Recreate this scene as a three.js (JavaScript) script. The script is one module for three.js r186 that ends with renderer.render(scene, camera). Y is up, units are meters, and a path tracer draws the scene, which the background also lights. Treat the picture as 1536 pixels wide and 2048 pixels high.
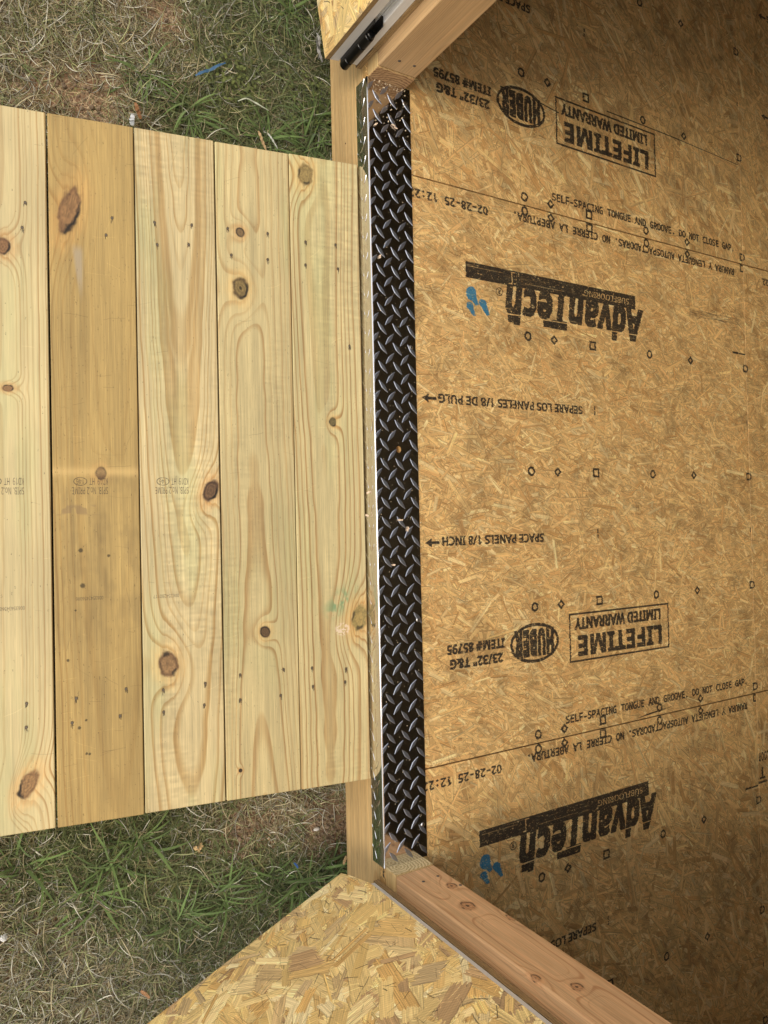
import * as THREE from 'three';
import { mergeGeometries, toCreasedNormals } from 'three/addons/utils/BufferGeometryUtils.js';

// ------------------------------------------------------------------ camera, sky, sun, exposure
const scene = new THREE.Scene();
const camera = new THREE.PerspectiveCamera(69.39, 0.75, 0.05, 200);
camera.position.set(-0.7369, 1.2437, 0);
camera.up.set(0.0103, 0.0259, -0.9996);
camera.lookAt(-0.7369 + 0.518, 1.2437 - 0.8552, -0.0169);
scene.add(camera);

const renderer = new THREE.WebGLRenderer({ antialias: true });
renderer.toneMapping = THREE.LinearToneMapping;
renderer.toneMappingExposure = 1.2;
renderer.shadowMap.enabled = true;

{ // bright overcast sky
  const w = 64, h = 64, d = new Float32Array(w * h * 4);
  for (let j = 0; j < h; j++) for (let i = 0; i < w; i++) {
    const el = ((j + 0.5) / h - 0.5) * Math.PI, s = Math.max(0, Math.sin(el));
    const L = el > 0 ? 1.5 - 0.68 * s : 0.22;
    d.set([L * 1.0, L * 1.0, L * 1.02, 1], (j * w + i) * 4);
  }
  const t = new THREE.DataTexture(d, w, h, THREE.RGBAFormat, THREE.FloatType);
  t.mapping = THREE.EquirectangularReflectionMapping; t.magFilter = THREE.LinearFilter; t.needsUpdate = true;
  scene.background = t; scene.environment = t;
}
const sun = new THREE.DirectionalLight(0xfff1dc, 1.5);
sun.position.set(-4.9, 5.4, 0.3); sun.target.position.set(0, 0, 0);
sun.castShadow = true; sun.shadow.radius = 46; sun.shadow.mapSize.set(2048, 2048);
Object.assign(sun.shadow.camera, { left: -4, right: 4, top: 4, bottom: -4, near: 0.5, far: 16 });
scene.add(sun, sun.target);

// ------------------------------------------------------------------ helpers
function rng(seed) { let a = seed >>> 0; return () => { a = (a + 0x6d2b79f5) >>> 0; let t = Math.imul(a ^ (a >>> 15), 1 | a); t = (t + Math.imul(t ^ (t >>> 7), 61 | t)) ^ t; return ((t ^ (t >>> 14)) >>> 0) / 4294967296; }; }
const LAT = new Float32Array(65536); { const r = rng(77); for (let i = 0; i < 65536; i++) LAT[i] = r(); }
function noise(x, y) { // value noise 0..1
  const xi = Math.floor(x), yi = Math.floor(y), fx = x - xi, fy = y - yi, u = fx * fx * (3 - 2 * fx), v = fy * fy * (3 - 2 * fy);
  const x0 = xi & 255, x1 = (xi + 1) & 255, y0 = (yi & 255) << 8, y1 = ((yi + 1) & 255) << 8;
  const a = LAT[y0 + x0], b = LAT[y0 + x1], c = LAT[y1 + x0], e = LAT[y1 + x1];
  return a + (b - a) * u + (c - a) * v + (a - b - c + e) * u * v;
}
const fbm = (x, y) => noise(x, y) * 0.55 + noise(x * 2.1 + 9, y * 2.1 + 4) * 0.28 + noise(x * 4.3 + 31, y * 4.3 + 17) * 0.17;
const sst = (a, b, x) => { const t = Math.min(1, Math.max(0, (x - a) / (b - a))); return t * t * (3 - 2 * t); };
const lerp = (a, b, t) => a + (b - a) * t;
const clampB = (v) => (v < 0 ? 0 : v > 255 ? 255 : v);

const used = {};
function numbered(n) { used[n] = (used[n] ?? -1) + 1; return used[n] ? `${n}_${String(used[n]).padStart(3, '0')}` : n; }
function sh(o) { o.castShadow = o.receiveShadow = true; return o; }
function tag(o, label, category, group) { o.userData.kind = 'thing'; o.userData.label = label; o.userData.category = category; if (group) o.userData.group = group; return o; }
function thing(name, label, category, group) { const g = new THREE.Group(); g.name = numbered(name); scene.add(g); return tag(g, label, category, group); }
function part(name, geo, mat, parent) { const m = sh(new THREE.Mesh(geo, mat)); m.name = name; parent.add(m); return m; }
function struct(name, geo, mat) { const m = part(name, geo, mat, scene); m.userData.kind = 'structure'; return m; }

// flat, planar-mapped, bevelled box between two corners. map(axis, x, y, z) -> [u, v]
const METRES = (ax, x, y, z) => (ax === 0 ? [z, y] : ax === 1 ? [x, z] : [x, y]);
function planar(g, map = METRES) {
  if (g.index) g = g.toNonIndexed();
  const p = g.attributes.position, n = p.count, uv = new Float32Array(n * 2), A = new THREE.Vector3(), B = new THREE.Vector3(), C = new THREE.Vector3();
  for (let i = 0; i < n; i += 3) {
    A.fromBufferAttribute(p, i); B.fromBufferAttribute(p, i + 1); C.fromBufferAttribute(p, i + 2);
    const N = B.clone().sub(A).cross(C.clone().sub(A)), ax = Math.abs(N.y) >= Math.abs(N.x) * 0.99 && Math.abs(N.y) >= Math.abs(N.z) * 0.99 ? 1 : Math.abs(N.x) >= Math.abs(N.z) ? 0 : 2;
    [A, B, C].forEach((q, k) => { const [u, v] = map(ax, q.x, q.y, q.z); uv[(i + k) * 2] = u; uv[(i + k) * 2 + 1] = v; });
  }
  g.setAttribute('uv', new THREE.BufferAttribute(uv, 2));
  g.computeVertexNormals();
  return g;
}
function box(x0, x1, y0, y1, z0, z1, c = 0.0012, map = METRES) {
  const v = [], lo = [x0, y0, z0], hi = [x1, y1, z1];
  const P = (s, in_) => s.map((q, k) => (q > 0 ? hi[k] - in_[k] * c : lo[k] + in_[k] * c));
  const tri = (a, b, d, out) => {
    const ab = b.map((q, k) => q - a[k]), ad = d.map((q, k) => q - a[k]);
    const n = [ab[1] * ad[2] - ab[2] * ad[1], ab[2] * ad[0] - ab[0] * ad[2], ab[0] * ad[1] - ab[1] * ad[0]];
    if (n[0] * out[0] + n[1] * out[1] + n[2] * out[2] < 0) [b, d] = [d, b];
    v.push(...a, ...b, ...d);
  };
  const quad = (a, b, d, e, out) => { tri(a, b, d, out); tri(a, d, e, out); };
  const inn = (k) => [0, 1, 2].map((i) => (i === k ? 0 : 1));
  for (let k = 0; k < 3; k++) for (const s of [-1, 1]) {
    const a = (k + 1) % 3, b = (k + 2) % 3, out = [0, 0, 0]; out[k] = s;
    const q = [[-1, -1], [1, -1], [1, 1], [-1, 1]].map(([i, j]) => { const t = [0, 0, 0]; t[k] = s; t[a] = i; t[b] = j; return P(t, inn(k)); });
    quad(...q, out);
  }
  for (let k = 0; k < 3; k++) { // bevels along axis k
    const a = (k + 1) % 3, b = (k + 2) % 3;
    for (const i of [-1, 1]) for (const j of [-1, 1]) {
      const e = (s, w) => { const t = [0, 0, 0]; t[k] = s; t[a] = i; t[b] = j; return P(t, inn(w)); };
      const out = [0, 0, 0]; out[a] = i; out[b] = j;
      quad(e(-1, a), e(1, a), e(1, b), e(-1, b), out);
    }
  }
  for (const i of [-1, 1]) for (const j of [-1, 1]) for (const k of [-1, 1]) tri(P([i, j, k], inn(0)), P([i, j, k], inn(1)), P([i, j, k], inn(2)), [i, j, k]);
  const g = new THREE.BufferGeometry(); g.setAttribute('position', new THREE.Float32BufferAttribute(v, 3));
  return planar(g, map);
}
function tex(data, w, h, color = true, wrap = THREE.MirroredRepeatWrapping) {
  const t = new THREE.DataTexture(data, w, h, THREE.RGBAFormat);
  t.wrapS = t.wrapT = wrap; t.magFilter = THREE.LinearFilter; t.minFilter = THREE.LinearFilter;
  if (color) t.colorSpace = THREE.SRGBColorSpace;
  t.needsUpdate = true; return t;
}
const std = (o) => new THREE.MeshStandardMaterial(o);

// ------------------------------------------------------------------ pressed strand board, drawn strand by strand
function strandBoard({ w, h, ppm, n, len, wid, palette, seed, base, grain = 0.1, edge = 0.8, angle, jag = 0.25, screen = 0, relief = false }) {
  const R = rng(seed), D = new Uint8ClampedArray(w * h * 4), H = relief ? new Uint8ClampedArray(w * h * 4) : null;
  for (let i = 0; i < w * h; i++) { D[i * 4] = base[0]; D[i * 4 + 1] = base[1]; D[i * 4 + 2] = base[2]; D[i * 4 + 3] = 255; if (H) { H[i * 4] = H[i * 4 + 1] = H[i * 4 + 2] = 60; H[i * 4 + 3] = 255; } }
  for (let k = 0; k < n; k++) {
    const late = k / n, L = lerp(len[0], len[1], R() * R()) * ppm, W = lerp(wid[0], wid[1], R() ** 1.6) * ppm, a = angle ? angle(R) : R() * Math.PI;
    const cx = R() * w, cy = R() * h, c = Math.cos(a), s = Math.sin(a), pc = palette[Math.floor(R() ** 1.15 * palette.length)], tone = 0.93 + R() * 0.14;
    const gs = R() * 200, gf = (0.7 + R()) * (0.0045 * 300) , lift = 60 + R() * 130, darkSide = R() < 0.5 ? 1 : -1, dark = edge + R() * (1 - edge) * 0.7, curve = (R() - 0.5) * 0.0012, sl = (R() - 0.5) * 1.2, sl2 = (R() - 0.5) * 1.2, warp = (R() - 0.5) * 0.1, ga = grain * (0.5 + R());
    const ex = Math.abs(c) * L / 2 + Math.abs(s) * W + 3, ey = Math.abs(s) * L / 2 + Math.abs(c) * W + 3;
    const xa = Math.max(0, Math.floor(cx - ex)), xb = Math.min(w - 1, Math.ceil(cx + ex)), ya = Math.max(0, Math.floor(cy - ey)), yb = Math.min(h - 1, Math.ceil(cy + ey));
    for (let y = ya; y <= yb; y++) for (let x = xa; x <= xb; x++) {
      const dx = x - cx, dy = y - cy, u = dx * c + dy * s; let v = -dx * s + dy * c; v += u * u * curve / 10;
      const hw = W / 2 * (1 - 0.18 * noise(u * 0.05 + gs, 3.3));
      if (v > hw || v < -hw) continue;
      const j = noise(v * 0.35 + gs, 9.1) * jag * W;
      if (u > L / 2 - j - v * sl || u < -L / 2 + j - v * sl2) continue;
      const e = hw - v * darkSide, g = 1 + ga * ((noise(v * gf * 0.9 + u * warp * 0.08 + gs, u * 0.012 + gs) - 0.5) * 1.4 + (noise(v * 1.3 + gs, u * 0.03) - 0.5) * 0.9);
      let m = tone * g; if (e < 1.3) m *= dark; else if (e < 2.6) m *= (1 + dark) / 2;  // one long edge darkened: resin line plus painted shadow of the strand gap
      const i = (y * w + x) * 4;
      D[i] = pc[0] * m; D[i + 1] = pc[1] * m; D[i + 2] = pc[2] * m * (0.98 + 0.02 * g);
      if (H) { const q = lift + (g - 1) * 120 + (e < 1.6 ? -28 : 0); H[i] = H[i + 1] = H[i + 2] = q; }
    }
    void late;
  }
  if (screen && H) for (let y = 0; y < h; y++) for (let x = 0; x < w; x++) { const i = (y * w + x) * 4, q = Math.sin((x * 0.55 + y * 0.84) * 2 * Math.PI / screen) * 16; H[i] += q; H[i + 1] += q; H[i + 2] += q; }
  return { D, H };
}

// ------------------------------------------------------------------ sawn boards: growth rings cut by the face, bent round the knots
// s = metres along the board, t = metres across. Returns bytes w (across) x h (along).
function timber({ w, h, length, width, seed, t0 = 0.5, depth = 0.03, freq = 260, bend = 0.01, early, lateC, contrast = 1, knots = [], fibre = 0.05, chatter = 0, green = 0, stain = 0, pores = 0, slope = 0, dirt = 0, scratch = 0, wob = 0.0016, lateLo = 0.38, after }) {
  const D = new Uint8ClampedArray(w * h * 4), o = seed * 13.7, o2 = seed * 5.31;
  for (let j = 0; j < h; j++) {
    const s = (j + 0.5) / h * length;
    const ws = (noise(s * 1.6 + o, o2) - 0.5) * bend * 2 + (noise(s * 5 + o, o2 + 7) - 0.5) * bend * 0.5;
    const dep = depth * (0.3 + 1.4 * noise(s * 0.8 + o, o2 + 21)) + slope * s + 0.0016 * (noise(s * 26 + o, 5) - 0.5);
    for (let i = 0; i < w; i++) {
      const t = (i + 0.5) / w * width;
      let tt = t - t0 * width + ws + (noise(s * 9 + o, t * 40 + o2) - 0.5) * wob, add = 0, kn = 9, kk = null, ku = 0, kv = 0;
      for (const K of knots) {
        const ds = s - K.s, dt = t - K.t;
        if (Math.abs(ds) > K.a * 9 || Math.abs(dt) > K.a * 6) continue;
        const c = Math.cos(K.rot || 0), q = Math.sin(K.rot || 0), a = ds * c + dt * q, b = -ds * q + dt * c;
        add += (K.push ?? 1) * K.b * 1.9 * Math.exp(-(a * a) / (2 * (K.a * 1.9) ** 2) - (b * b) / (2 * (K.b * 1.7) ** 2));
        tt += (dt > 0 ? -1 : 1) * K.b * 0.55 * Math.exp(-(a * a) / (2 * (K.a * 2.6) ** 2)) * Math.exp(-Math.abs(b) / (K.b * 2.4)) * sst(0, K.b * 0.7, Math.abs(dt));
        const rr = Math.hypot(a / K.a, b / K.b) + (noise(a * 130 + o, b * 130) - 0.5) * 0.26 + (noise(a * 420, b * 420 + o) - 0.5) * 0.06;
        if (rr < kn) { kn = rr; kk = K; ku = a / K.a; kv = b / K.b; }
      }
      const r = Math.sqrt(tt * tt + dep * dep) + add;
      const ring = r * freq + (noise(r * freq * 0.42 + o, o2 + 3) - 0.5) * 2.3 + (noise(r * freq * 1.3 + o, s * 2 + o2) - 0.5) * 0.5, f = ring - Math.floor(ring), id = Math.floor(ring);
      const wgt = 0.2 + 0.8 * LAT[(id * 97 + seed * 311) & 65535];
      let late = sst(lateLo, 0.9, f) * (1 - sst(0.93, 1, f)) * wgt * contrast * (0.5 + 0.5 * sst(0.03, 0.4, Math.abs(tt) / (r + 1e-6)));
      const fb = (noise(s * 9 + o, t * 1100 + o2) - 0.5) * fibre * 1.5 + (noise(s * 40 + o, t * 2600) - 0.5) * fibre + (noise(s * 3 + o, t * 260 + o2) - 0.5) * fibre + (noise(s * 60 + o, t * 4000 + o2) - 0.5) * fibre * 0.9;
      const big = (fbm(s * 3 + o, t * 18 + o2) - 0.5) * 0.14 + (fbm(s * 11 + o, t * 30 + o2) - 0.5) * 0.07;
      let m = 1 + fb + big;
      if (chatter) { const cp = sst(0.42, 0.68, fbm(s * 2.4 + o2, t * 16 + o)); m += chatter * cp * (noise(s * 230 + o, t * 55 + o2) - 0.5) * 2.2 * (0.3 + noise(t * 420, s * 90)); }
      let C = [lerp(early[0], lateC[0], late) * m, lerp(early[1], lateC[1], late) * m, lerp(early[2], lateC[2], late) * m];
      if (green) { const q = green * sst(0.45, 0.8, fbm(s * 4 + o + 50, t * 22 + o2)); C[0] *= 1 - 0.14 * q; C[1] *= 1 - 0.01 * q; C[2] *= 1 - 0.06 * q; }
      if (stain) { const q = stain * sst(0.52, 0.85, fbm(s * 6 + o + 90, t * 30 + o2)) * (0.6 + 0.4 * noise(s * 60, t * 900)); C[0] *= 1 - 0.22 * q; C[1] *= 1 - 0.22 * q; C[2] *= 1 - 0.2 * q; }
      if (pores && noise(s * 700 + o, t * 900 + o2) > 0.965) { C[0] *= 0.78; C[1] *= 0.74; C[2] *= 0.68; }
      if (kk) { // the knot itself
        const halo = (1 - sst(0.95, 2.6, kn)) * 0.42 * (0.6 + 0.8 * noise(ku * 2.5 + o, kv * 7)) * (kk.halo ?? 1), hc = kk.haloC || [178, 128, 76];
        C = C.map((q, z) => lerp(q, hc[z] * m, halo) * (1 + 0.03 * sst(1.1, 1.3, kn) * (1 - sst(1.5, 1.9, kn))));
        const inside = (1 - sst(0.78, 1.12, kn)) * 0.94;
        if (inside > 0) {
          const rg = 0.5 + 0.5 * Math.sin(kn * (kk.rings ?? 17) + noise(ku * 3 + o, kv * 3) * 3), core = kk.core || [148, 108, 66], bark = kk.bark || [84, 54, 34];
          const rim = sst(0.6, 0.92, kn) * (kk.rim ?? 0.8) * (0.55 + 0.6 * noise(ku * 2 + o, kv * 2 + 8)), mm = 0.86 + 0.28 * noise(ku * 9 + o, kv * 9) ;
          let kc = core.map((q, z) => lerp(q, bark[z], Math.min(1, rim + rg * 0.28)) * mm);
          const pit = 1 - sst(0.06, 0.22, kn); if (kk.pith) kc = kc.map((q) => q * (1 - 0.55 * pit));
          if (!kk.crack) { const ck = sst(0.62, 0.9, kn) * sst(0.5, 0.68, noise(ku * 1.7 + o * 3, kv * 1.7 + o2)); kc = kc.map((q) => q * (1 - 0.65 * ck)); }
          if (kk.crack) { const cr = sst(0.5, 0.82, kn) * sst(0.25, 0.7, (ku * kk.crack[0] + kv * kk.crack[1]) + 0.3 * (noise(ku * 6 + o, kv * 6) - 0.5)); kc = kc.map((q) => q * (1 - 0.8 * cr)); }
          C = C.map((q, z) => lerp(q, kc[z], inside));
        }
      }
      if (after) C = after(C, s, t) || C;
      const p = (j * w + i) * 4; D[p] = C[0]; D[p + 1] = C[1]; D[p + 2] = C[2]; D[p + 3] = 255;
    }
  }
  const R = rng(seed * 977 + 5), put = (x, y, m) => { x |= 0; y |= 0; if (x < 0 || y < 0 || x >= w || y >= h) return; const p = (y * w + x) * 4; D[p] *= m; D[p + 1] *= m; D[p + 2] *= m; };
  for (let q = 0; q < dirt; q++) { const x = R() * w, y = R() * h, n = 1 + R() * R() * 5, dk = 0.5 + R() * 0.35; for (let k = 0; k < n * 2; k++) put(x + (R() - 0.5) * n * 0.7, y + (R() - 0.5) * n * 2, dk); }
  for (let q = 0; q < scratch; q++) { let x = R() * w, y = R() * h, a = R() < 0.7 ? (R() - 0.5) * 0.5 : R() * 3.1; const n = 8 + R() * 70, dk = R() < 0.7 ? 0.78 + R() * 0.14 : 1.1; for (let k = 0; k < n; k++) { x += Math.cos(a); y += Math.sin(a) * 1.0; a += (R() - 0.5) * 0.08; put(x, y, dk); } }
  return D;
}

// ------------------------------------------------------------------ ink on the sheets of the floor (metres: x into the shed, z down the door line)
const PW = 1.2192, PL = 1.2065, TX = 2048, TZ = 2048;
function inkMask(draw, w = TX, h = TZ, lw = PW, lh = PL) {
  const c = document.createElement('canvas'); c.width = w; c.height = h;
  const g = c.getContext('2d'); g.scale(w / lw, h / lh); g.fillStyle = g.strokeStyle = '#000'; draw(g);
  return g.getImageData(0, 0, w, h).data;
}
// text whose middle line lies at z, spanning x0..x1, capital height ch; turned = read from the inside of the shed
function word(g, str, x0, x1, z, ch, font, turned, skew = 0, heavy = 0) {
  g.save(); g.font = `${font.includes('bold') ? 'bold ' : ''}100px ${font.replace('bold ', '')}`; g.textBaseline = 'alphabetic';
  const wd = g.measureText(str).width, cap = 71.4;
  if (turned) { g.translate(x1, z - ch / 2); g.scale(-(x1 - x0) / wd, -ch / cap); } else { g.translate(x0, z + ch / 2); g.scale((x1 - x0) / wd, ch / cap); }
  if (skew) g.transform(1, 0, skew, 1, 0, 0);
  g.fillText(str, 0, 0); if (heavy) { g.lineWidth = heavy; g.strokeText(str, 0, 0); } g.restore();
}
function floorPrint(g, outer) {
  const COL = [[0.405, 'c'], [0.485, 'd'], [0.61, 's'], [0.813, 'c'], [0.975, 'd'], [1.2165, 's']];
  for (const z of [0.0125, 0.296, 0.6, 0.9035, 1.187]) for (const [x, k] of COL) {
    g.lineWidth = 0.0048; const r = 0.0085;
    g.beginPath();
    if (k === 'c') g.ellipse(x, z, r * 0.95, r, 0, 0, 7);
    else if (k === 's') g.rect(x - r, z - r, 2 * r, 2 * r);
    else { g.moveTo(x - r, z); g.lineTo(x, z - r); g.lineTo(x + r, z); g.lineTo(x, z + r); g.closePath(); }
    g.stroke();
  }
  // the large wordmark and its bar
  g.fillRect(0.2335, 0.1545, 0.531, 0.0345);
  g.save(); g.globalCompositeOperation = 'destination-out';
  word(g, 'SUBFLOORING', 0.585, 0.742, 0.172, 0.0135, 'sans-serif', true);
  g.lineWidth = 0.0022; g.beginPath(); g.moveTo(0.372, 0.1585); g.lineTo(0.362, 0.1585); g.lineTo(0.362, 0.184); g.lineTo(0.354, 0.184); g.stroke();
  g.fillRect(0.24, 0.1635, 0.1, 0.0008); g.fillRect(0.40, 0.178, 0.12, 0.0007); g.restore();
  word(g, 'AdvanTech', 0.343, 0.789, 0.2285, 0.076, 'bold sans-serif', true, -0.16);
  g.save(); g.lineWidth = 0.006; g.lineJoin = 'round'; g.font = 'bold 100px sans-serif'; { // the heavy weight of the letters
    const wd = g.measureText('AdvanTech').width; g.translate(0.789, 0.1905); g.scale(-0.446 / wd, -0.076 / 71.4); g.transform(1, 0, -0.16, 1, 0, 0); g.lineWidth = 7; g.strokeText('AdvanTech', 0, 0); } g.restore();
  g.save(); g.globalCompositeOperation = 'destination-out'; g.fillRect(0.34, 0.2515, 0.47, 0.0022); g.restore();
  g.fillRect(0.452, 0.254, 0.066, 0.015); g.fillRect(0.347, 0.2545, 0.02, 0.016);
  g.lineWidth = 0.0018; g.beginPath(); g.arc(0.3245, 0.207, 0.0085, 0, 7); g.stroke(); word(g, 'R', 0.3205, 0.3285, 0.207, 0.0095, 'bold sans-serif', true);
  // gap notes
  word(g, 'SEPARE LOS PANELES 1/8 DE PULG', 0.153, 0.57, 0.453, 0.0175, 'sans-serif', true, 0, 9);
  word(g, 'SPACE PANELS 1/8 INCH', 0.1535, 0.4375, 0.7495, 0.0175, 'sans-serif', true, 0, 9);
  for (const z of [0.4545, 0.7515]) { g.fillRect(0.124, z - 0.003, 0.024, 0.006); g.beginPath(); g.moveTo(0.113, z); g.lineTo(0.129, z - 0.0095); g.lineTo(0.129, z + 0.0095); g.fill(); }
  for (const z of [0.452, 0.7455]) { g.fillRect(0.6085, z - 0.011, 0.0035, 0.009); g.fillRect(0.6085, z + 0.001, 0.0035, 0.009); }
  for (const z of [0.45, 0.752]) g.fillRect(1.2145, z - 0.008, 0.003, 0.013);
  // warranty box, oval, item
  g.lineWidth = 0.0042; g.strokeRect(0.5105, 0.9295, 0.345, 0.109);
  word(g, 'LIFETIME', 0.533, 0.8345, 1.004, 0.0455, 'bold sans-serif', true);
  g.save(); { g.font = 'bold 100px sans-serif'; const wd = g.measureText('LIFETIME').width; g.translate(0.8345, 1.004 - 0.02275); g.scale(-0.3015 / wd, -0.0455 / 71.4); g.lineWidth = 5; g.strokeText('LIFETIME', 0, 0); } g.restore();
  word(g, 'LIMITED WARRANTY', 0.5275, 0.8275, 0.9525, 0.0245, 'sans-serif', true, 0, 9);
  word(g, 'LIMITED WARRANTY', 0.5285, 0.8285, 0.9525, 0.0245, 'sans-serif', true, 0, 9);
  g.lineWidth = 0.0068; g.beginPath(); g.ellipse(0.403, 0.983, 0.069, 0.0405, 0, 0, 7); g.stroke();
  word(g, 'HUBER', 0.345, 0.461, 0.983, 0.053, 'bold sans-serif', true, 0, 11);
  word(g, '23/32" T&G', 0.166, 0.31, 1.0045, 0.0195, 'bold sans-serif', true, 0, 6);
  word(g, 'ITEM# 85795', 0.1605, 0.315, 0.974, 0.0195, 'bold sans-serif', true, 0, 6);
  // edge lines
  word(g, '02-28-25 12:22', 0.092, 0.2985, 0.0345, 0.0165, 'monospace', true, 0, 9);
  word(g, 'RANURA Y LENGUETA AUTOSPACTADORAS. NO CIERRE LA ABERTURA.', 0.369, 1.178, 0.0285, 0.0165, 'monospace', true, 0, 9);
  word(g, 'SELF-SPACING TONGUE AND GROOVE. DO NOT CLOSE GAP.', 0.489, 1.182, 1.168, 0.0165, 'monospace', false, 0, 9);
  g.fillRect(1.159, 0.2525, 0.026, 0.0055); g.fillRect(1.187, 0.254, 0.03, 0.004);
  // left edge of a sheet: shows only on the second row, the first has it below the metal
  if (outer) { word(g, 'FLOOR', 0.004, 0.062, 0.18, 0.024, 'bold sans-serif', true); word(g, 'T', 0.005, 0.034, 0.226, 0.032, 'bold sans-serif', true); g.fillRect(0.0, 0.247, 0.04, 0.006); }
  for (const z of [0.296, 0.6, 0.9035, 1.187]) { g.lineWidth = 0.0048; g.beginPath(); g.arc(-0.001, z, 0.0085, -1.5, 1.5); g.stroke(); }
  if (outer) { g.lineWidth = 0.0028; g.beginPath(); g.moveTo(0.44, 0.955); g.lineTo(0.52, 0.965); g.moveTo(0.68, 0.9165); g.lineTo(0.89, 0.9172); g.lineTo(0.955, 0.918); g.stroke(); g.lineWidth = 0.0018; g.beginPath(); g.moveTo(0.9, 0.917); g.lineTo(1.21, 0.925); g.stroke();
  } else { g.fillStyle = 'rgba(0,0,0,0.4)'; for (let i = 0; i < 60; i++) g.fillRect(0.975 + LAT[i] * 0.19, 0.158 + LAT[i + 99] * 0.018, 0.01 + LAT[i + 200] * 0.05, 0.0011); g.fillStyle = '#000'; g.beginPath(); g.moveTo(0.73, 1.201); g.lineTo(0.78, 1.1945); g.lineTo(0.87, 1.19); g.lineTo(0.785, 1.1985); g.fill(); }
}
function bluePrint(g) { // three blue blots
  g.fillStyle = '#000';
  g.beginPath(); g.ellipse(0.247, 0.222, 0.014, 0.0155, 0.3, 0, 7); g.fill();
  g.beginPath(); g.moveTo(0.238, 0.23); g.lineTo(0.26, 0.226); g.lineTo(0.266, 0.243); g.lineTo(0.259, 0.247); g.fill();
  g.beginPath(); g.ellipse(0.277, 0.2385, 0.0105, 0.0085, 0.2, 0, 7); g.fill();
  g.beginPath(); g.moveTo(0.268, 0.241); g.lineTo(0.287, 0.239); g.lineTo(0.296, 0.263); g.lineTo(0.287, 0.2645); g.fill();
  g.beginPath(); g.ellipse(0.242, 0.249, 0.0095, 0.008, 0, 0, 7); g.fill();
  g.beginPath(); g.moveTo(0.234, 0.252); g.lineTo(0.251, 0.25); g.lineTo(0.258, 0.268); g.lineTo(0.25, 0.27); g.fill();
}
function applyInk(D, M, w, h, col, strength, seed, ragged = 1) {
  for (let y = 0; y < h; y++) for (let x = 0; x < w; x++) {
    const i = (y * w + x) * 4, q = (y * w + Math.min(w - 1, Math.max(0, x + Math.round((noise(y * 0.31 + seed, 3) - 0.5) * 3 * ragged + (noise(x * 0.13, y * 0.27 + seed) - 0.5) * 5 * ragged)))) * 4; if (!M[q + 3]) continue;
    const worn = sst(0.1, 0.26, fbm(x * 0.045 + seed, y * 0.12)) * (0.72 + 0.28 * noise(x * 0.5, y * 0.5 + seed)) * (noise(x * 0.012 + seed, y * 0.55) > 0.13 ? 1 : 0.6);
    const a = M[q + 3] / 255 * strength * worn * sst(0.12, 0.36, noise(x * 0.23 + 7, y * 0.37 + seed) + 0.12);
    for (let k = 0; k < 3; k++) D[i + k] = lerp(D[i + k], col[k] * (0.8 + 0.25 * D[i + k] / 190), a);
  }
}
const PAL_FLOOR = [[234, 193, 127], [227, 185, 119], [239, 200, 136], [221, 176, 113], [239, 206, 145], [228, 187, 123], [215, 168, 106], [234, 191, 125], [222, 178, 115], [204, 158, 97]];
const floorTex = [false, true].map((outer, k) => {
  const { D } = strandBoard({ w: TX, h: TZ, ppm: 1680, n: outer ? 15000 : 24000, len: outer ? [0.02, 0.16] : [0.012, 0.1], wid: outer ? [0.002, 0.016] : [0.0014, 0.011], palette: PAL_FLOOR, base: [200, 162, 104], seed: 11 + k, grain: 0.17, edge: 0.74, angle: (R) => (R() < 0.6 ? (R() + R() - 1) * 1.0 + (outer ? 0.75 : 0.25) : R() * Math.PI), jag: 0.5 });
  // fine splinters lying on top
  const f = rng(400 + k);
  for (let q = 0; q < 16000; q++) { let x = f() * TX, y = f() * TZ, a = f() * Math.PI, n = 6 + f() * 34; const d = f() < 0.62 ? 0.8 : 1.12; for (let s = 0; s < n; s++) { x += Math.cos(a); y += Math.sin(a); a += (f() - 0.5) * 0.06; const xi = x | 0, yi = y | 0; if (xi < 0 || yi < 0 || xi >= TX || yi >= TZ) break; const i = (yi * TX + xi) * 4; D[i] *= d; D[i + 1] *= d; D[i + 2] *= d; } }
  // trodden dirt
  for (let y = 0; y < TZ; y++) for (let x = 0; x < TX; x++) { const i = (y * TX + x) * 4, m = 1 - 0.12 * sst(0.5, 0.8, fbm(x * 0.012 + 40 * k, y * 0.012)) + (noise(x * 0.7, y * 0.7) - 0.5) * 0.06; D[i] *= m; D[i + 1] *= m; D[i + 2] *= m; }
  applyInk(D, inkMask((g) => floorPrint(g, outer)), TX, TZ, [24, 22, 21], 0.97, 3 + k * 40);
  applyInk(D, inkMask(bluePrint), TX, TZ, [38, 112, 166], 1, 90 + k * 7);
  return tex(D, TX, TZ);
});
const floorMat = floorTex.map((t) => std({ map: t, roughness: 0.62 }));

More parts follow.
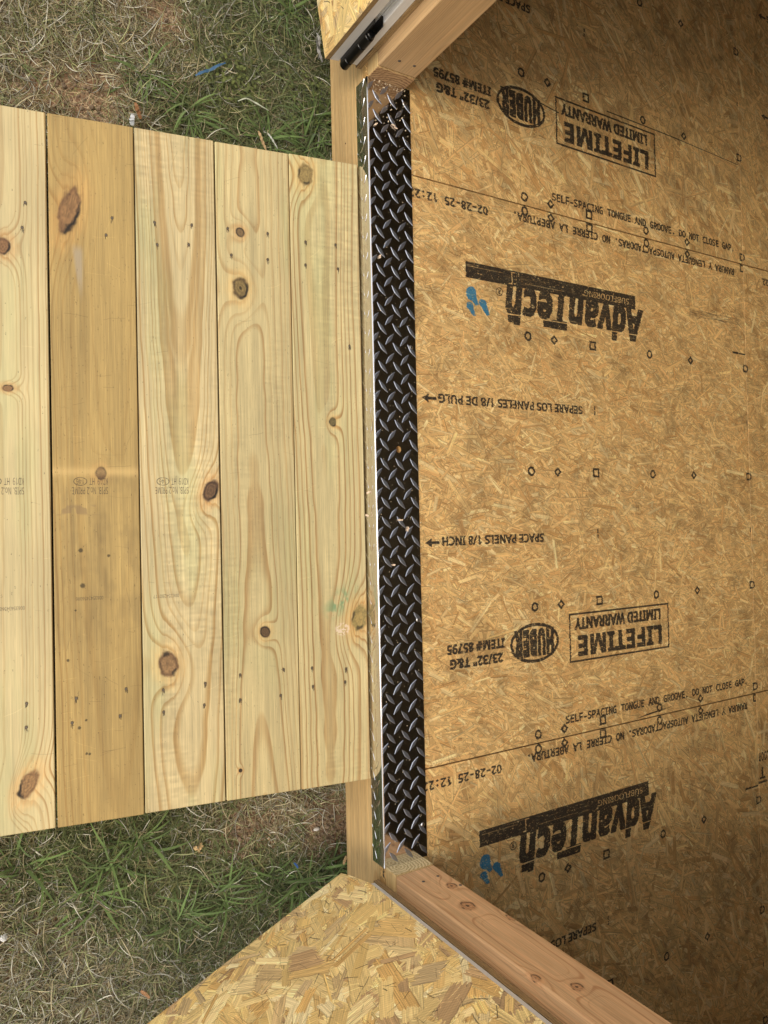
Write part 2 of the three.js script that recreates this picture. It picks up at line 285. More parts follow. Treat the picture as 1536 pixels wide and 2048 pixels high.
// ------------------------------------------------------------------ ground
const GY = -0.29;
function earthTone(x, z) { return fbm(x * 2.3 + 60, z * 2.3 + 11); }
const groundD = (() => {
  const n = 1024, D = new Uint8ClampedArray(n * n * 4), R = rng(5);
  for (let j = 0; j < n; j++) for (let i = 0; i < n; i++) {
    const a = fbm(i * 0.012, j * 0.012), b = fbm(i * 0.09 + 7, j * 0.09), c = noise(i * 0.45, j * 0.45), m = 0.6 + 0.35 * a + 0.3 * b + 0.2 * c;
    D.set([122 * m, 94 * m, 70 * m, 255], (j * n + i) * 4);
  }
  for (let q = 0; q < 15000; q++) { let x = R() * n, y = R() * n, a = R() * 6.3; const L = 8 + R() * 60, t = 0.6 + R() * 0.7, g = R() < 0.25; for (let s = 0; s < L; s++) { x += Math.cos(a); y += Math.sin(a); a += (R() - 0.5) * 0.14; const k = ((((y | 0) + n) % n) * n + (((x | 0) + n) % n)) * 4; D[k] = (g ? 112 : 178) * t; D[k + 1] = (g ? 118 : 160) * t; D[k + 2] = (g ? 70 : 128) * t; } }
  return tex(D, n, n, true, THREE.RepeatWrapping);
})();
{
  const cuts = (lo, hi, n, far) => { const a = [-far, -far / 3, -far / 10, lo - 1]; for (let i = 0; i <= n; i++) a.push(lerp(lo, hi, i / n)); a.push(hi + 1, far / 10, far / 3, far); return a; };
  const xs = cuts(-1.9, 0.4, 150, 60), zs = cuts(-2.1, 2.1, 240, 60), v = [], uv = [], idx = [];
  for (const z of zs) for (const x of xs) { const inner = Math.abs(x) < 2.2 && Math.abs(z) < 2.3; v.push(x, GY + (inner ? (fbm(x * 5 + 30, z * 5 + 30) - 0.5) * 0.03 + (noise(x * 34, z * 34) - 0.5) * 0.007 : 0), z); uv.push(x / 0.9, z / 0.9); }
  for (let j = 0; j + 1 < zs.length; j++) for (let i = 0; i + 1 < xs.length; i++) { const a = j * xs.length + i, b = a + xs.length; idx.push(a, b, a + 1, a + 1, b, b + 1); }
  const g = new THREE.BufferGeometry(); g.setAttribute('position', new THREE.Float32BufferAttribute(v, 3)); g.setAttribute('uv', new THREE.Float32BufferAttribute(uv, 2)); g.setIndex(idx); g.computeVertexNormals();
  struct('ground', g, std({ map: groundD, roughness: 1 }));
}
const groundY = (x, z) => GY + (fbm(x * 5 + 30, z * 5 + 30) - 0.5) * 0.03 + (noise(x * 34, z * 34) - 0.5) * 0.007;

// ------------------------------------------------------------------ floor sheets
const S1 = -0.7119, S2 = S1 + PL, ZA = S1 - 2 * PL, ZB = S2 + 2 * PL, FT = 0.0183, Z1 = -0.8856, Z2 = 0.6667;
const HOLE = [0.0525, -0.149];
const floor = new THREE.Group(); floor.name = 'floor'; floor.userData.kind = 'structure'; scene.add(floor);
for (let r = 0; r < 5; r++) for (let c = 0; c < 2; c++) {
  const x0 = c * (PW + 0.002), x1 = x0 + PW, z0 = ZA + r * PL + 0.0016, z1 = ZA + (r + 1) * PL - 0.0016;
  const map = (ax, x, y, z) => (ax === 1 ? [(x - c * PW) / PW, (z - ZA - r * PL) / PL] : ax === 0 ? [y / PW + 0.01, (z - ZA - r * PL) / PL] : [(x - c * PW) / PW, y / PL]);
  let g;
  if (r === 2 && c === 0) {
    const s = new THREE.Shape([[x0, z0], [x1, z0], [x1, z1], [x0, z1]].map(([a, b]) => new THREE.Vector2(a, b)));
    const h = new THREE.Path(); h.absarc(HOLE[0], HOLE[1], 0.0066, 0, Math.PI * 2, true); s.holes.push(h);
    g = new THREE.ExtrudeGeometry(s, { depth: FT, bevelEnabled: false, curveSegments: 20 }); g.rotateX(Math.PI / 2); g = planar(g, map);
  } else g = box(x0, x1, -FT, 0, z0, z1, 0.0008, map);
  part('floor_panel', g, floorMat[r === 2 || r === 0 ? 0 : 1], floor);
}
const tongueMat = std({ color: new THREE.Color(0.07, 0.045, 0.025), roughness: 0.9 });
for (const z of [S1 - PL, S1, S2, S2 + PL]) part('panel_tongue', box(0.004, 2.43, -0.013, -0.006, z - 0.006, z + 0.006, 0.0005), tongueMat, floor);
part('panel_joint_filler', box(PW - 0.01, PW + 0.012, -0.03, -FT - 0.0005, ZA, ZB, 0.0005), tongueMat, floor);

// ------------------------------------------------------------------ rim joist
const joistD = timber({ w: 128, h: 2048, length: 3.62, width: 0.14, seed: 4, t0: 0.9, depth: 0.05, freq: 420, bend: 0.004, early: [198, 168, 116], lateC: [168, 128, 78], contrast: 0.85, fibre: 0.09, wob: 0.002 });
const joist = thing('rim_joist', 'pale treated rim joist below the metal threshold, between ramp and shed floor', 'beam');
part('joist_board', box(0.0005, 0.0385, -0.1583, -FT - 0.0004, ZA, ZB, 0.002, (ax, x, y, z) => (ax === 0 ? [(y + 0.1583) / 0.14, (z + 1.9184) / 3.62] : ax === 1 ? [x / 0.14, (z + 1.9184) / 3.62] : [x / 0.14, y])), std({ map: tex(joistD, 128, 2048), roughness: 0.75 }), joist);
part('nail_hole', new THREE.CylinderGeometry(0.0016, 0.0016, 0.0008, 10).rotateZ(Math.PI / 2).translate(0.0004, -0.095, -0.795), std({ color: 0x3a2a1c, roughness: 1 }), joist);

// ------------------------------------------------------------------ coarse chip board of walls and doors
const PAL_CHIP = [[218, 189, 126], [223, 195, 133], [214, 182, 117], [230, 203, 145], [209, 174, 111], [221, 193, 128], [202, 173, 122], [231, 210, 158], [210, 170, 104], [191, 165, 120], [219, 185, 116], [179, 147, 104]];
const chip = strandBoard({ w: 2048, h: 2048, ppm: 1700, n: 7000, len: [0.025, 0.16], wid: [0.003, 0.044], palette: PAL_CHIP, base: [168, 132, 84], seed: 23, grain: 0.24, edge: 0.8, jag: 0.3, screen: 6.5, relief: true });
{ const f = rng(91); // slivers, pits and bark specks
  for (let q = 0; q < 7000; q++) { let x = f() * 2048, y = f() * 2048, a = f() * Math.PI; const n = 5 + f() * 40, d = f() < 0.45 ? 0.55 + f() * 0.2 : 1.14, wd = f() < 0.25 ? 3 : 1; for (let s = 0; s < n; s++) { x += Math.cos(a); y += Math.sin(a); a += (f() - 0.5) * 0.1; for (let k = 0; k < wd; k++) { const xi = (x + k) | 0, yi = y | 0; if (xi < 0 || yi < 0 || xi > 2047 || yi > 2047) break; const i = (yi * 2048 + xi) * 4; chip.D[i] *= d; chip.D[i + 1] *= d; chip.D[i + 2] *= d; if (d < 1) chip.H[i] = chip.H[i + 1] = chip.H[i + 2] = 30; } } } }
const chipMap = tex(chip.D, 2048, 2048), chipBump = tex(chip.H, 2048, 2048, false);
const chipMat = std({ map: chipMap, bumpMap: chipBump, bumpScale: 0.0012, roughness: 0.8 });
const CH = 1.2047; // metres covered by the chip texture
const edgeD = (() => { const w = 128, h = 1024, D = new Uint8ClampedArray(w * h * 4); for (let j = 0; j < h; j++) for (let i = 0; i < w; i++) { const l = fbm(i * 0.16 + noise(j * 0.05, 3) * 2, j * 0.02), d = noise(i * 0.35, j * 0.09 + 9), m = 0.62 + 0.5 * l - (d > 0.8 ? 0.3 : 0); D.set([176 * m, 146 * m, 100 * m, 255], (j * w + i) * 4); } return tex(D, w, h); })();
const edgeMat = std({ map: edgeD, roughness: 0.95 });
const whiteD = (() => { const w = 256, h = 512, D = new Uint8ClampedArray(w * h * 4); for (let j = 0; j < h; j++) for (let i = 0; i < w; i++) { const m = 0.95 + (fbm(i * 0.03, j * 0.006) - 0.5) * 0.07 + (noise(i * 0.5, j * 0.1) - 0.5) * 0.03; D.set([236 * m, 234 * m, 229 * m, 255], (j * w + i) * 4); } return tex(D, w, h); })();
const whiteMat = std({ map: whiteD, roughness: 0.55 });

// ------------------------------------------------------------------ wall ends at both sides of the opening
function studFaces(o) { return tex(timber({ w: 256, h: 2048, length: 1.1, width: 0.127, ...o }), 256, 2048); }
// wrap the narrow outer face (0..38 mm) and the wide jamb face (38..127 mm) with one piece of grain
const studMap = (zface, inward) => (ax, x, y, z) => (ax === 0 ? [(0.038 - Math.abs(z - zface)) / 0.127, y / 1.1] : ax === 2 ? [(0.038 + x) / 0.127, y / 1.1] : [(0.038 + x) / 0.127, z]);
const DF = { early: [214, 173, 128], lateC: [176, 124, 82], lateLo: 0.66 };
const redTex = studFaces({ seed: 8, t0: 0.62, depth: 0.026, freq: 120, bend: 0.018, ...DF, contrast: 0.85, fibre: 0.085, wob: 0.003, knots: [
  { s: 0.2007, t: 0.085, a: 0.016, b: 0.013, core: [198, 150, 106], bark: [146, 98, 62], rim: 0.2, rings: 11, pith: 1, halo: 0.3, haloC: [200, 150, 110] },
  { s: 0.128, t: 0.104, a: 0.011, b: 0.010, core: [198, 150, 106], bark: [146, 98, 62], rim: 0.2, rings: 11, pith: 1, halo: 0.2, haloC: [200, 150, 110] },
  { s: 0.417, t: 0.041, a: 0.010, b: 0.008, core: [198, 150, 106], bark: [146, 98, 62], rim: 0.2, rings: 11, pith: 1, halo: 0.5, haloC: [186, 120, 76] },
  { s: 0.465, t: 0.077, a: 0.010, b: 0.009, core: [198, 150, 106], bark: [146, 98, 62], rim: 0.2, rings: 11, pith: 1, halo: 0.4, haloC: [190, 126, 82] },
  { s: 0.272, t: 0.122, a: 0.012, b: 0.006, core: [198, 150, 106], bark: [146, 98, 62], rim: 0.2, rings: 9, halo: 0.2 }] });
const paleTex = studFaces({ seed: 15, t0: 0.95, depth: 0.03, freq: 330, bend: 0.006, early: [206, 172, 126], lateC: [180, 138, 92], contrast: 0.65, fibre: 0.06, wob: 0.004 });
const endGrain = (tone) => { const n = 256, D = new Uint8ClampedArray(n * n * 4); for (let j = 0; j < n; j++) for (let i = 0; i < n; i++) { const x = i / n * 0.089 - tone.cx, y = j / n * 0.038 + tone.cy, r = Math.hypot(x, y) * 150 + (noise(i * 0.05, j * 0.05) - 0.5) * 0.5, f = r - Math.floor(r), l = sst(0.35, 0.9, f) * (1 - sst(0.92, 1, f)), m = 0.9 + 0.2 * noise(i * 0.6, j * 0.6); D.set([0, 1, 2].map((k) => lerp(tone.e[k], tone.l[k], l) * m).concat(255), (j * n + i) * 4); } return tex(D, n, n); };
const plateGrain = tex(timber({ w: 128, h: 1024, length: 1.04, width: 0.127, seed: 19, t0: 0.3, depth: 0.02, freq: 300, early: [214, 184, 128], lateC: [178, 136, 84], fibre: 0.06 }), 128, 1024);
const nailMat = std({ color: 0x6d6a66, roughness: 0.45, metalness: 0.8 });
function wallEnd(dir, zj, zEnd, label, studMaterial, endTone) {
  const t = thing('shed_wall', label, 'wall'), r = (a, b) => (dir < 0 ? [Math.min(a, b), Math.max(a, b)] : [Math.min(a, b), Math.max(a, b)]);
  const [p0, p1] = r(zj, zEnd);
  const pl = part('bottom_plate', box(0.0008, 0.089, 0.0006, 0.038, p0, p1, 0.0015, (ax, x, y, z) => (ax === 0 ? [y / 0.127, z / 1.04] : [(x + 0.038) / 0.127, z / 1.04])), std({ map: plateGrain, roughness: 0.8 }), t);
  { const q = zj - dir * 0.0012, g = new THREE.PlaneGeometry(0.0855, 0.0344); const e = part('end_grain', box(0.0024, 0.0876, 0.0022, 0.0365, Math.min(q, q + dir * 0.004), Math.max(q, q + dir * 0.004), 0.0004, (ax, x, y) => [x / 0.089, y / 0.038]), std({ map: endGrain(endTone), roughness: 0.85 }), pl); g.dispose(); void e; }
  const s = part('stud', box(0.0008, 0.089, 0.0388, 1.93, ...r(zj, zj + dir * 0.038), 0.003, studMap(zj)), std({ map: studMaterial, roughness: 0.72 }), t);
  const k = part('king_stud', box(0.0008, 0.089, 0.0388, 2.2, ...r(zj + dir * 0.0388, zj + dir * 0.0768), 0.003, studMap(zj)), s.material, t); void k;
  const zs = zj + dir * (dir < 0 ? 0.0273 : 0.0305);
  part('sheathing_panel', box(-0.0112, 0, -0.026, 2.25, ...r(zs, zEnd), 0.0006, (ax, x, y, z) => (ax === 0 ? [z / CH, y / CH] : [x / 0.0112, y / 0.5])), edgeMat, t);
  part('trim_board', box(-0.0302, -0.0116, -0.0195, 2.1, ...r(zs + dir * 0.0008, zs + dir * 0.09), 0.0012, (ax, x, y, z) => (ax === 0 ? [z * 4, y] : [x * 6, y])), whiteMat, t);
  part('siding_panel', box(-0.019, -0.0116, -0.0195, 2.2, ...r(zs + dir * 0.0912, zEnd), 0.0008), whiteMat, t);
  return { t, s, pl };
}
const wa = wallEnd(-1, Z1, ZA, 'unfinished wall end with pale stud and white trim, beside the black hinge', paleTex, { cx: 0.06, cy: 0.05, e: [190, 152, 106], l: [132, 96, 62] });
const wb = wallEnd(1, Z2, ZB, 'unfinished wall end with reddish knotty stud, beside the wide open chipboard door', redTex, { cx: 0.024, cy: -0.012, e: [226, 206, 158], l: [176, 148, 98] });
function nails(w, list, zj, dir) { for (const [x, y] of list) part('nail', new THREE.SphereGeometry(0.0032, 14, 7, 0, Math.PI * 2, 0, Math.PI / 2).scale(1, 0.35, 1).rotateX(-dir * Math.PI / 2).translate(x, y, zj - dir * -0.0001), nailMat, w.s); }
nails(wa, [[0.0301, 0.0715], [0.0638, 0.0726]], Z1, -1);
nails(wb, [[0.0677, 0.0827], [0.0329, 0.0852], [0.0819, 0.1341]], Z2, 1);
// white ribbed weather strip behind the hinge
{ const gs = []; for (let i = 0; i < 5; i++) gs.push(new THREE.CylinderGeometry(0.0019, 0.0019, 1.7, 10).translate(-0.0485 + i * 0.0042, 0.93, -0.927 - (i % 2) * 0.0008)); gs.push(box(-0.051, -0.0304, 0.08, 1.78, -0.936, -0.9288)); part('weather_strip', mergeGeometries(gs.map((g) => (g.index ? g.toNonIndexed() : g))), std({ color: 0xc9c9c6, roughness: 0.4 }), wa.t); }

// rest of the shed around the room: outside the picture, it shades the floor
const roomMat = std({ map: chipMap, roughness: 0.85 });
const wm = (ax, x, y, z) => (ax === 0 ? [z / CH, y / CH] : ax === 1 ? [x / CH, z / CH] : [x / CH, y / CH]);
const DEEP = 2.44;
struct('wall_header', box(0.0008, 0.089, 1.9306, 2.25, Z1 + 0.0004, Z2 - 0.0004, 0.001, wm), roomMat);
struct('wall_left', box(-0.011, DEEP, -FT, 2.3, ZA - 0.1, ZA - 0.0005, 0.001, wm), roomMat);
struct('wall_right', box(-0.011, DEEP, -FT, 2.3, ZB + 0.0005, ZB + 0.1, 0.001, wm), roomMat);
struct('wall_back', box(DEEP + 0.0005, DEEP + 0.1, -FT, 2.3, ZA - 0.1, ZB + 0.1, 0.001, wm), roomMat);
struct('ceiling', box(-0.015, DEEP + 0.15, 2.3005, 2.36, ZA - 0.15, ZB + 0.15, 0.001, wm), std({ color: 0x747a82, roughness: 0.9 })); // grey felt on the underside of the roof

// ------------------------------------------------------------------ threshold of tread plate
const plateMat = std({ color: new THREE.Color(0.78, 0.78, 0.79), metalness: 1, roughness: 0.1 });
const lugMat = std({ color: new THREE.Color(0.42, 0.45, 0.52), metalness: 1, roughness: 0.48 });
const PWID = 0.0985, plate = thing('threshold_plate', 'polished diamond tread plate edging the shed floor along the doorway', 'threshold');
{
  const s = new THREE.Shape([[0.0012, -Z2 + 0.0008], [PWID, -Z2 + 0.0008], [PWID, -Z1 - 0.0008], [0.0012, -Z1 - 0.0008]].map(([a, b]) => new THREE.Vector2(a, b)));
  const h = new THREE.Path(); h.absarc(HOLE[0], -HOLE[1], 0.0066, 0, Math.PI * 2, true); s.holes.push(h);
  part('top_leaf', planar(new THREE.ExtrudeGeometry(s, { depth: 0.0019, bevelEnabled: false, curveSegments: 20 }).rotateX(-Math.PI / 2).translate(0, 0.0003, 0)), plateMat, plate);
  const q = new THREE.Shape(); q.moveTo(-0.0002, -0.0415); q.lineTo(-0.0022, -0.0415); q.lineTo(-0.0022, 0.0002); q.absarc(-0.0002, 0.0002, 0.002, Math.PI, Math.PI / 2, true); q.lineTo(0.0012, 0.0022); q.lineTo(0.0012, 0.0003); q.lineTo(-0.0002, 0.0003); q.closePath();
  const g = new THREE.ExtrudeGeometry(q, { depth: Z2 - Z1 - 0.0016, bevelEnabled: false, curveSegments: 8 }).translate(0, 0, Z1 + 0.0008);
  part('front_leaf', toCreasedNormals(g, 0.6), plateMat, plate);
}
function lug(clip, hgt = 0.0012) { // raised lozenge, long axis x, up y; clip(x, z) may pull a vertex back to the cut edge
  const L = 0.0162, W = 0.0044, rim = [[-L, 0], [-L * 0.5, W * 0.66], [0.0, W], [L * 0.5, W * 0.66], [L, 0], [L * 0.5, -W * 0.66], [0, -W], [-L * 0.5, -W * 0.66]];
  const A = rim.map(([x, z]) => [x, 0, z]), B = rim.map(([x, z]) => [x * 0.9, hgt, z * 0.74]), T = [0, hgt * 1.06, 0], v = [];
  const f = (p) => (clip ? clip(p) : p), tri = (a, b, c) => v.push(...f(a), ...f(b), ...f(c));
  for (let i = 0; i < 8; i++) { const j = (i + 1) % 8; tri(A[i], A[j], B[j]); tri(A[i], B[j], B[i]); tri(B[i], B[j], T); }
  const g = new THREE.BufferGeometry(); g.setAttribute('position', new THREE.Float32BufferAttribute(v, 3)); g.setAttribute('uv', new THREE.Float32BufferAttribute(new Float32Array(v.length / 3 * 2), 2)); g.computeVertexNormals();
  return g;
}
const TH = 0.862, lugs = [];
const clipAt = (rot, cx, lo, hi) => ([x, y, z]) => { const wx = cx + x * Math.cos(rot) + z * Math.sin(rot), wz = -x * Math.sin(rot) + z * Math.cos(rot), k = Math.min(hi, Math.max(lo, wx)) - cx; return [k * Math.cos(rot) - wz * Math.sin(rot), y, k * Math.sin(rot) + wz * Math.cos(rot)]; };
for (const [cx, rot, z0] of [[0.0201, -TH, -0.1957], [0.0546, -TH, -0.1957], [0.0891, -TH, -0.1957], [0.0027, TH, -0.1759], [0.0372, TH, -0.1759], [0.0717, TH, -0.1759]]) {
  const geo = cx > 0.08 || cx < 0.01 ? lug(clipAt(rot, cx, 0.0004, PWID - 0.0005)) : lug();
  for (let j = -30; j <= 30; j++) {
    const z = z0 + j * 0.0384; if (z < Z1 + 0.013 || z > Z2 - 0.013) continue;
    if (Math.hypot(cx - HOLE[0], z - HOLE[1]) < 0.012) continue;
    const m = part('tread_lug', geo, lugMat, plate); m.position.set(cx, 0.0022, z); m.rotation.y = rot; lugs.push(m);
  }
}
{ // lugs on the upright leaf, past three hundred of them: one piece
  const gs = [];
  for (const [cy, rot, z0] of [[-0.0185, -TH, 0.5487], [-0.0355, TH, 0.5295]]) for (let j = -45; j <= 10; j++) {
    const z = z0 + j * 0.0384; if (z < Z1 + 0.013 || z > Z2 - 0.013) continue;
    const g = lug(clipAt(rot, -cy, 0.004, 0.041), 0.0006); g.rotateY(rot).translate(-cy, 0, z); const p = g.attributes.position;
    for (let i = 0; i < p.count; i++) p.setXYZ(i, -0.0022 - p.getY(i), -p.getX(i), p.getZ(i));
    const a = p.array; for (let i = 0; i < a.length; i += 9) for (let k = 0; k < 3; k++) { const q = a[i + 3 + k]; a[i + 3 + k] = a[i + 6 + k]; a[i + 6 + k] = q; }
    g.computeVertexNormals(); gs.push(g);
  }
  part('tread_lugs', mergeGeometries(gs), plateMat, plate).userData.kind = 'stuff';
}
const zinc = std({ color: new THREE.Color(0.72, 0.72, 0.7), metalness: 1, roughness: 0.32 });
for (const [x, z] of [[0.0855, -0.853], [0.0875, -0.356], [0.0895, 0.193], [0.0895, 0.602]]) {
  const g = new THREE.SphereGeometry(0.0046, 18, 8, 0, Math.PI * 2, 0, Math.PI / 2).scale(1, 0.42, 1), sc = part('screw', g, zinc, plate); sc.position.set(x, 0.0023, z);
  part('screw_slot', new THREE.CylinderGeometry(0.0013, 0.0013, 0.0004, 6), std({ color: 0x1c1a18, roughness: 0.8 }), sc).position.y = 0.0019;
}

// ------------------------------------------------------------------ ramp
const RS = Math.atan(0.17), RX = -0.006, RYY = -0.0369, RL = 1.2276, RZ0 = -0.7242, PITCH = 0.1430, BW = 0.1405, BT = 0.036;
const rampG = thing('plank_ramp', 'pale yellow pine plank ramp with knots, rising to the metal threshold', 'ramp');
rampG.position.set(RX, RYY, RZ0); rampG.rotation.z = RS; // local -x runs down the slope, local z along the planks
const YP = { early: [196, 179, 132], lateC: [154, 120, 74], lateLo: 0.55 };
const toS = (Z) => Z - RZ0, toT = (X, k) => { const q = (RX - X) * Math.hypot(1, 0.17); return BW - (q - k * PITCH); }; // t from the lower edge of plank k
const far = (X) => -0.7369 + 1.0069 * (X + 0.7369);
const kn = (X, Z, k, a, b, o = {}) => ({ s: toS(Z * 1.0069), t: toT(far(X), k), a, b, ...o });
const GREENC = { core: [146, 126, 78], bark: [104, 84, 48], haloC: [190, 152, 92] };
const planks = [
  { seed: 31, dirt: 160, scratch: 14, slope: 0.03, t0: 0.42, depth: 0.014, freq: 110, bend: 0.008, ...YP, early: [192, 176, 129], chatter: 0.055, green: 0.25, pores: 1, fibre: 0.085, knots: [
    kn(-0.1171, -0.6832, 0, 0.022, 0.0155, { ...GREENC, rot: -0.15, rim: 0.55, rings: 13 }), kn(-0.0725, -0.2029, 0, 0.0095, 0.008, { ...GREENC, core: [104, 92, 58], bark: [74, 66, 40], rim: 0.6 }),
    kn(-0.026, 0.1813, 0, 0.026, 0.017, { rot: -0.3, core: [150, 128, 76], bark: [110, 100, 58], rim: 0.35, rings: 9, haloC: [204, 146, 76] })],
    after: (C, s, t) => { // copper green and white resin by the edge knot
      const ds = s - toS(0.1813), dt = t - toT(-0.0303, 0), g = Math.exp(-((ds + 0.05 + dt * 0.6) ** 2) / 0.0004 - ((dt + 0.032) ** 2) / 0.0007) * sst(0.35, 0.7, fbm(s * 60, t * 90)); C[0] = lerp(C[0], 96, 0.75 * g); C[1] = lerp(C[1], 138, 0.7 * g); C[2] = lerp(C[2], 98, 0.7 * g);
      const w = Math.hypot((ds - 0.022) / 0.013, (dt + 0.027) / 0.016); if (w < 1.15) { const q = (1 - sst(0.7, 1.15, w)) * sst(0.3, 0.6, noise(s * 420, t * 420)); C[0] = lerp(C[0], 226, q * 0.8); C[1] = lerp(C[1], 204, q * 0.8); C[2] = lerp(C[2], 182, q * 0.8); }
      return C; } },
  { seed: 32, dirt: 160, scratch: 14, slope: -0.018, t0: 0.5, depth: 0.045, freq: 115, bend: 0.012, ...YP, early: [193, 176, 129], chatter: 0.055, green: 0.25, pores: 1, fibre: 0.085, knots: [
    kn(-0.2454, -0.5537, 1, 0.0095, 0.0082, { core: [120, 96, 64], bark: [64, 52, 40], rim: 0.8, rings: 9 }), kn(-0.2465, -0.4483, 1, 0.021, 0.015, { ...GREENC, core: [126, 106, 64], bark: [70, 54, 34], crack: [0.5, 0.8], pith: 1 }),
    kn(-0.2134, 0.1959, 1, 0.0115, 0.0098, { core: [92, 70, 46], bark: [60, 44, 30], haloC: [196, 156, 96] }), kn(-0.2632, 0.4472, 1, 0.0036, 0.0034, { core: [50, 38, 26], bark: [40, 30, 20] })] },
  { seed: 33, dirt: 160, scratch: 16, slope: 0.055, t0: 0.5, depth: 0.018, freq: 125, bend: 0.014, ...YP, early: [198, 180, 135], lateC: [162, 130, 80], contrast: 0.9, chatter: 0.06, green: 0.3, fibre: 0.09, knots: [
    kn(-0.3070, -0.0682, 2, 0.0215, 0.0125, { rot: -0.42, core: [104, 78, 54], bark: [48, 32, 24], rim: 0.9, crack: [0.2, 0.9] }), kn(-0.3856, 0.2417, 2, 0.0235, 0.0165, { rot: 0.1, core: [142, 110, 74], bark: [86, 62, 42], rim: 0.8, rings: 8, haloC: [204, 162, 100] })] },
  { seed: 34, dirt: 420, scratch: 70, slope: 0.02, t0: 0.7, depth: 0.05, freq: 120, bend: 0.006, early: [169, 143, 89], lateC: [146, 116, 66], lateLo: 0.55, contrast: 0.75, fibre: 0.09, stain: 0.35, pores: 1, knots: [
    kn(-0.5364, -0.5539, 3, 0.044, 0.0165, { rot: -0.22, core: [136, 102, 66], bark: [88, 62, 42], rim: 0.55, rings: 7, crack: [0.62, 0.78], haloC: [188, 140, 80], halo: 0.8 }), kn(-0.493, -0.1002, 3, 0.0115, 0.0095, { core: [92, 68, 44], bark: [74, 54, 36], pith: 1, rings: 20, halo: 0.5 })],
    after: (C, s, t) => {
      const b = Math.exp(-((s - toS(-0.1035)) ** 2) / 0.00007) * 0.42; C[0] = lerp(C[0], 226, b); C[1] = lerp(C[1], 192, b); C[2] = lerp(C[2], 128, b); // pale strip left by a sticker
      const d = sst(toS(-0.1035), toS(-0.09), s) * (1 - sst(toS(-0.06), toS(0.45), s)) * sst(0.4, 0.75, fbm(s * 22, t * 40)) * 0.1; C[0] *= 1 - d; C[1] *= 1 - d; C[2] *= 1 - d * 0.9;
      const m = sst(0.0, 0.006, 0.011 - Math.abs(s - toS(-0.037))) * sst(0.45, 0.6, noise(t * 120, s * 90)) * (1 - sst(0.075, 0.085, t)); C[0] = lerp(C[0], 130, m * 0.5); C[1] = lerp(C[1], 108, m * 0.5); C[2] = lerp(C[2], 78, m * 0.5);
      const u = s - toS(-0.505), v = t - toT(-0.523, 3) - (s - toS(-0.49)) * 0.06, g = sst(0, 0.02, u) * (1 - sst(0.05, 0.115, u)) * (1 - sst(0.3, 1, Math.abs(v) / (0.013 - 0.09 * u))) * 0.75; if (u > 0 && u < 0.115) { C[0] = lerp(C[0], 164, g); C[1] = lerp(C[1], 150, g); C[2] = lerp(C[2], 128, g); } // grey resin streak
      return C; } },
  { seed: 35, dirt: 160, scratch: 14, t0: 0.3, depth: 0.04, freq: 150, bend: 0.006, ...YP, early: [198, 181, 135], contrast: 0.9, fibre: 0.055, green: 0.25, knots: [
    kn(-0.6374, -0.481, 4, 0.015, 0.012, { core: [128, 94, 62], bark: [84, 58, 40], crack: [0.4, 0.8] }), kn(-0.6105, 0.4206, 4, 0.026, 0.013, { rot: -0.45, core: [148, 114, 74], bark: [98, 70, 46], rim: 0.5, crack: [0.6, -0.6], haloC: [206, 158, 98] }), kn(-0.6329, -0.2423, 4, 0.006, 0.009, { core: [140, 106, 70], bark: [94, 66, 44] })] },
  { seed: 36, t0: 0.5, depth: 0.03, freq: 170, bend: 0.01, ...YP, knots: [] },
];
function plankInk(k) { return (g) => {
  const W = (str, X0, X1, Z, ch, font) => word(g, str, toT(X0, k), toT(X1, k), toS(Z), ch, font, true);
  let X = { 2: -0.3736, 3: -0.5092, 4: -0.6386 }[k]; if (!X) return; X = far(X);
  W('SPIB. No.2 PRIME', X - 0.03, X + 0.028, -0.0705, 0.0115, 'sans-serif'); W('KD19  HT', X - 0.002, X + 0.028, -0.0865, 0.0115, 'sans-serif'); W('146', X - 0.023, X - 0.01, -0.0865, 0.0085, 'sans-serif');
  g.lineWidth = 0.0011; g.beginPath(); g.ellipse(toT(X - 0.0165, k), toS(-0.0865), 0.0105, 0.0068, 0, 0, 7); g.stroke();
  const N = { 2: [-0.3853, 0.1199, '006354280117'], 3: [-0.512, 0.1169, '0063543456086'], 4: [-0.6335, 0.127, '0063543456093'] }[k]; W(N[2], N[0] - 0.022, N[0] + 0.022, N[1], 0.0062, 'sans-serif');
}; }
const SCREWS = [ // plank, photo position turned into metres on the plank
  [4, 49, 405], [4, 43, 455], [4, 52, 1407], [4, 51, 1455], [3, 222, 436], [3, 210, 470], [3, 150, 1397], [3, 250, 1378], [3, 238, 1432], [3, 142, 1446], [2, 308, 445], [2, 382, 450], [2, 313, 489], [2, 376, 489], [2, 325, 1380], [2, 409, 1367], [2, 326, 1424], [2, 407, 1410],
  [1, 454, 457], [1, 534, 467], [1, 461, 510], [1, 534, 519], [1, 479, 1350], [1, 566, 1339], [1, 479, 1400], [1, 560, 1391], [0, 611, 484], [0, 671, 490], [0, 611, 530], [0, 676, 538], [0, 624, 1336], [0, 692, 1338], [0, 626, 1373], [0, 690, 1364], [0, 699, 692]].map(([k, u, v]) => {
  // meet of the sight line with the ramp surface
  const d = new THREE.Vector3((u - 768) / 1479.16, -(v - 1024) / 1479.16, -1).applyQuaternion(camera.quaternion), n = new THREE.Vector3(-0.17, 1, 0);
  const t = n.dot(new THREE.Vector3(RX, RYY, 0).sub(camera.position)) / n.dot(d), P = camera.position.clone().addScaledVector(d, t); return [k, P.x, P.z]; });
const holeMat = std({ color: 0x66543d, roughness: 0.9 }), screwMat = std({ color: 0x6b655b, roughness: 0.45, metalness: 0.8 });
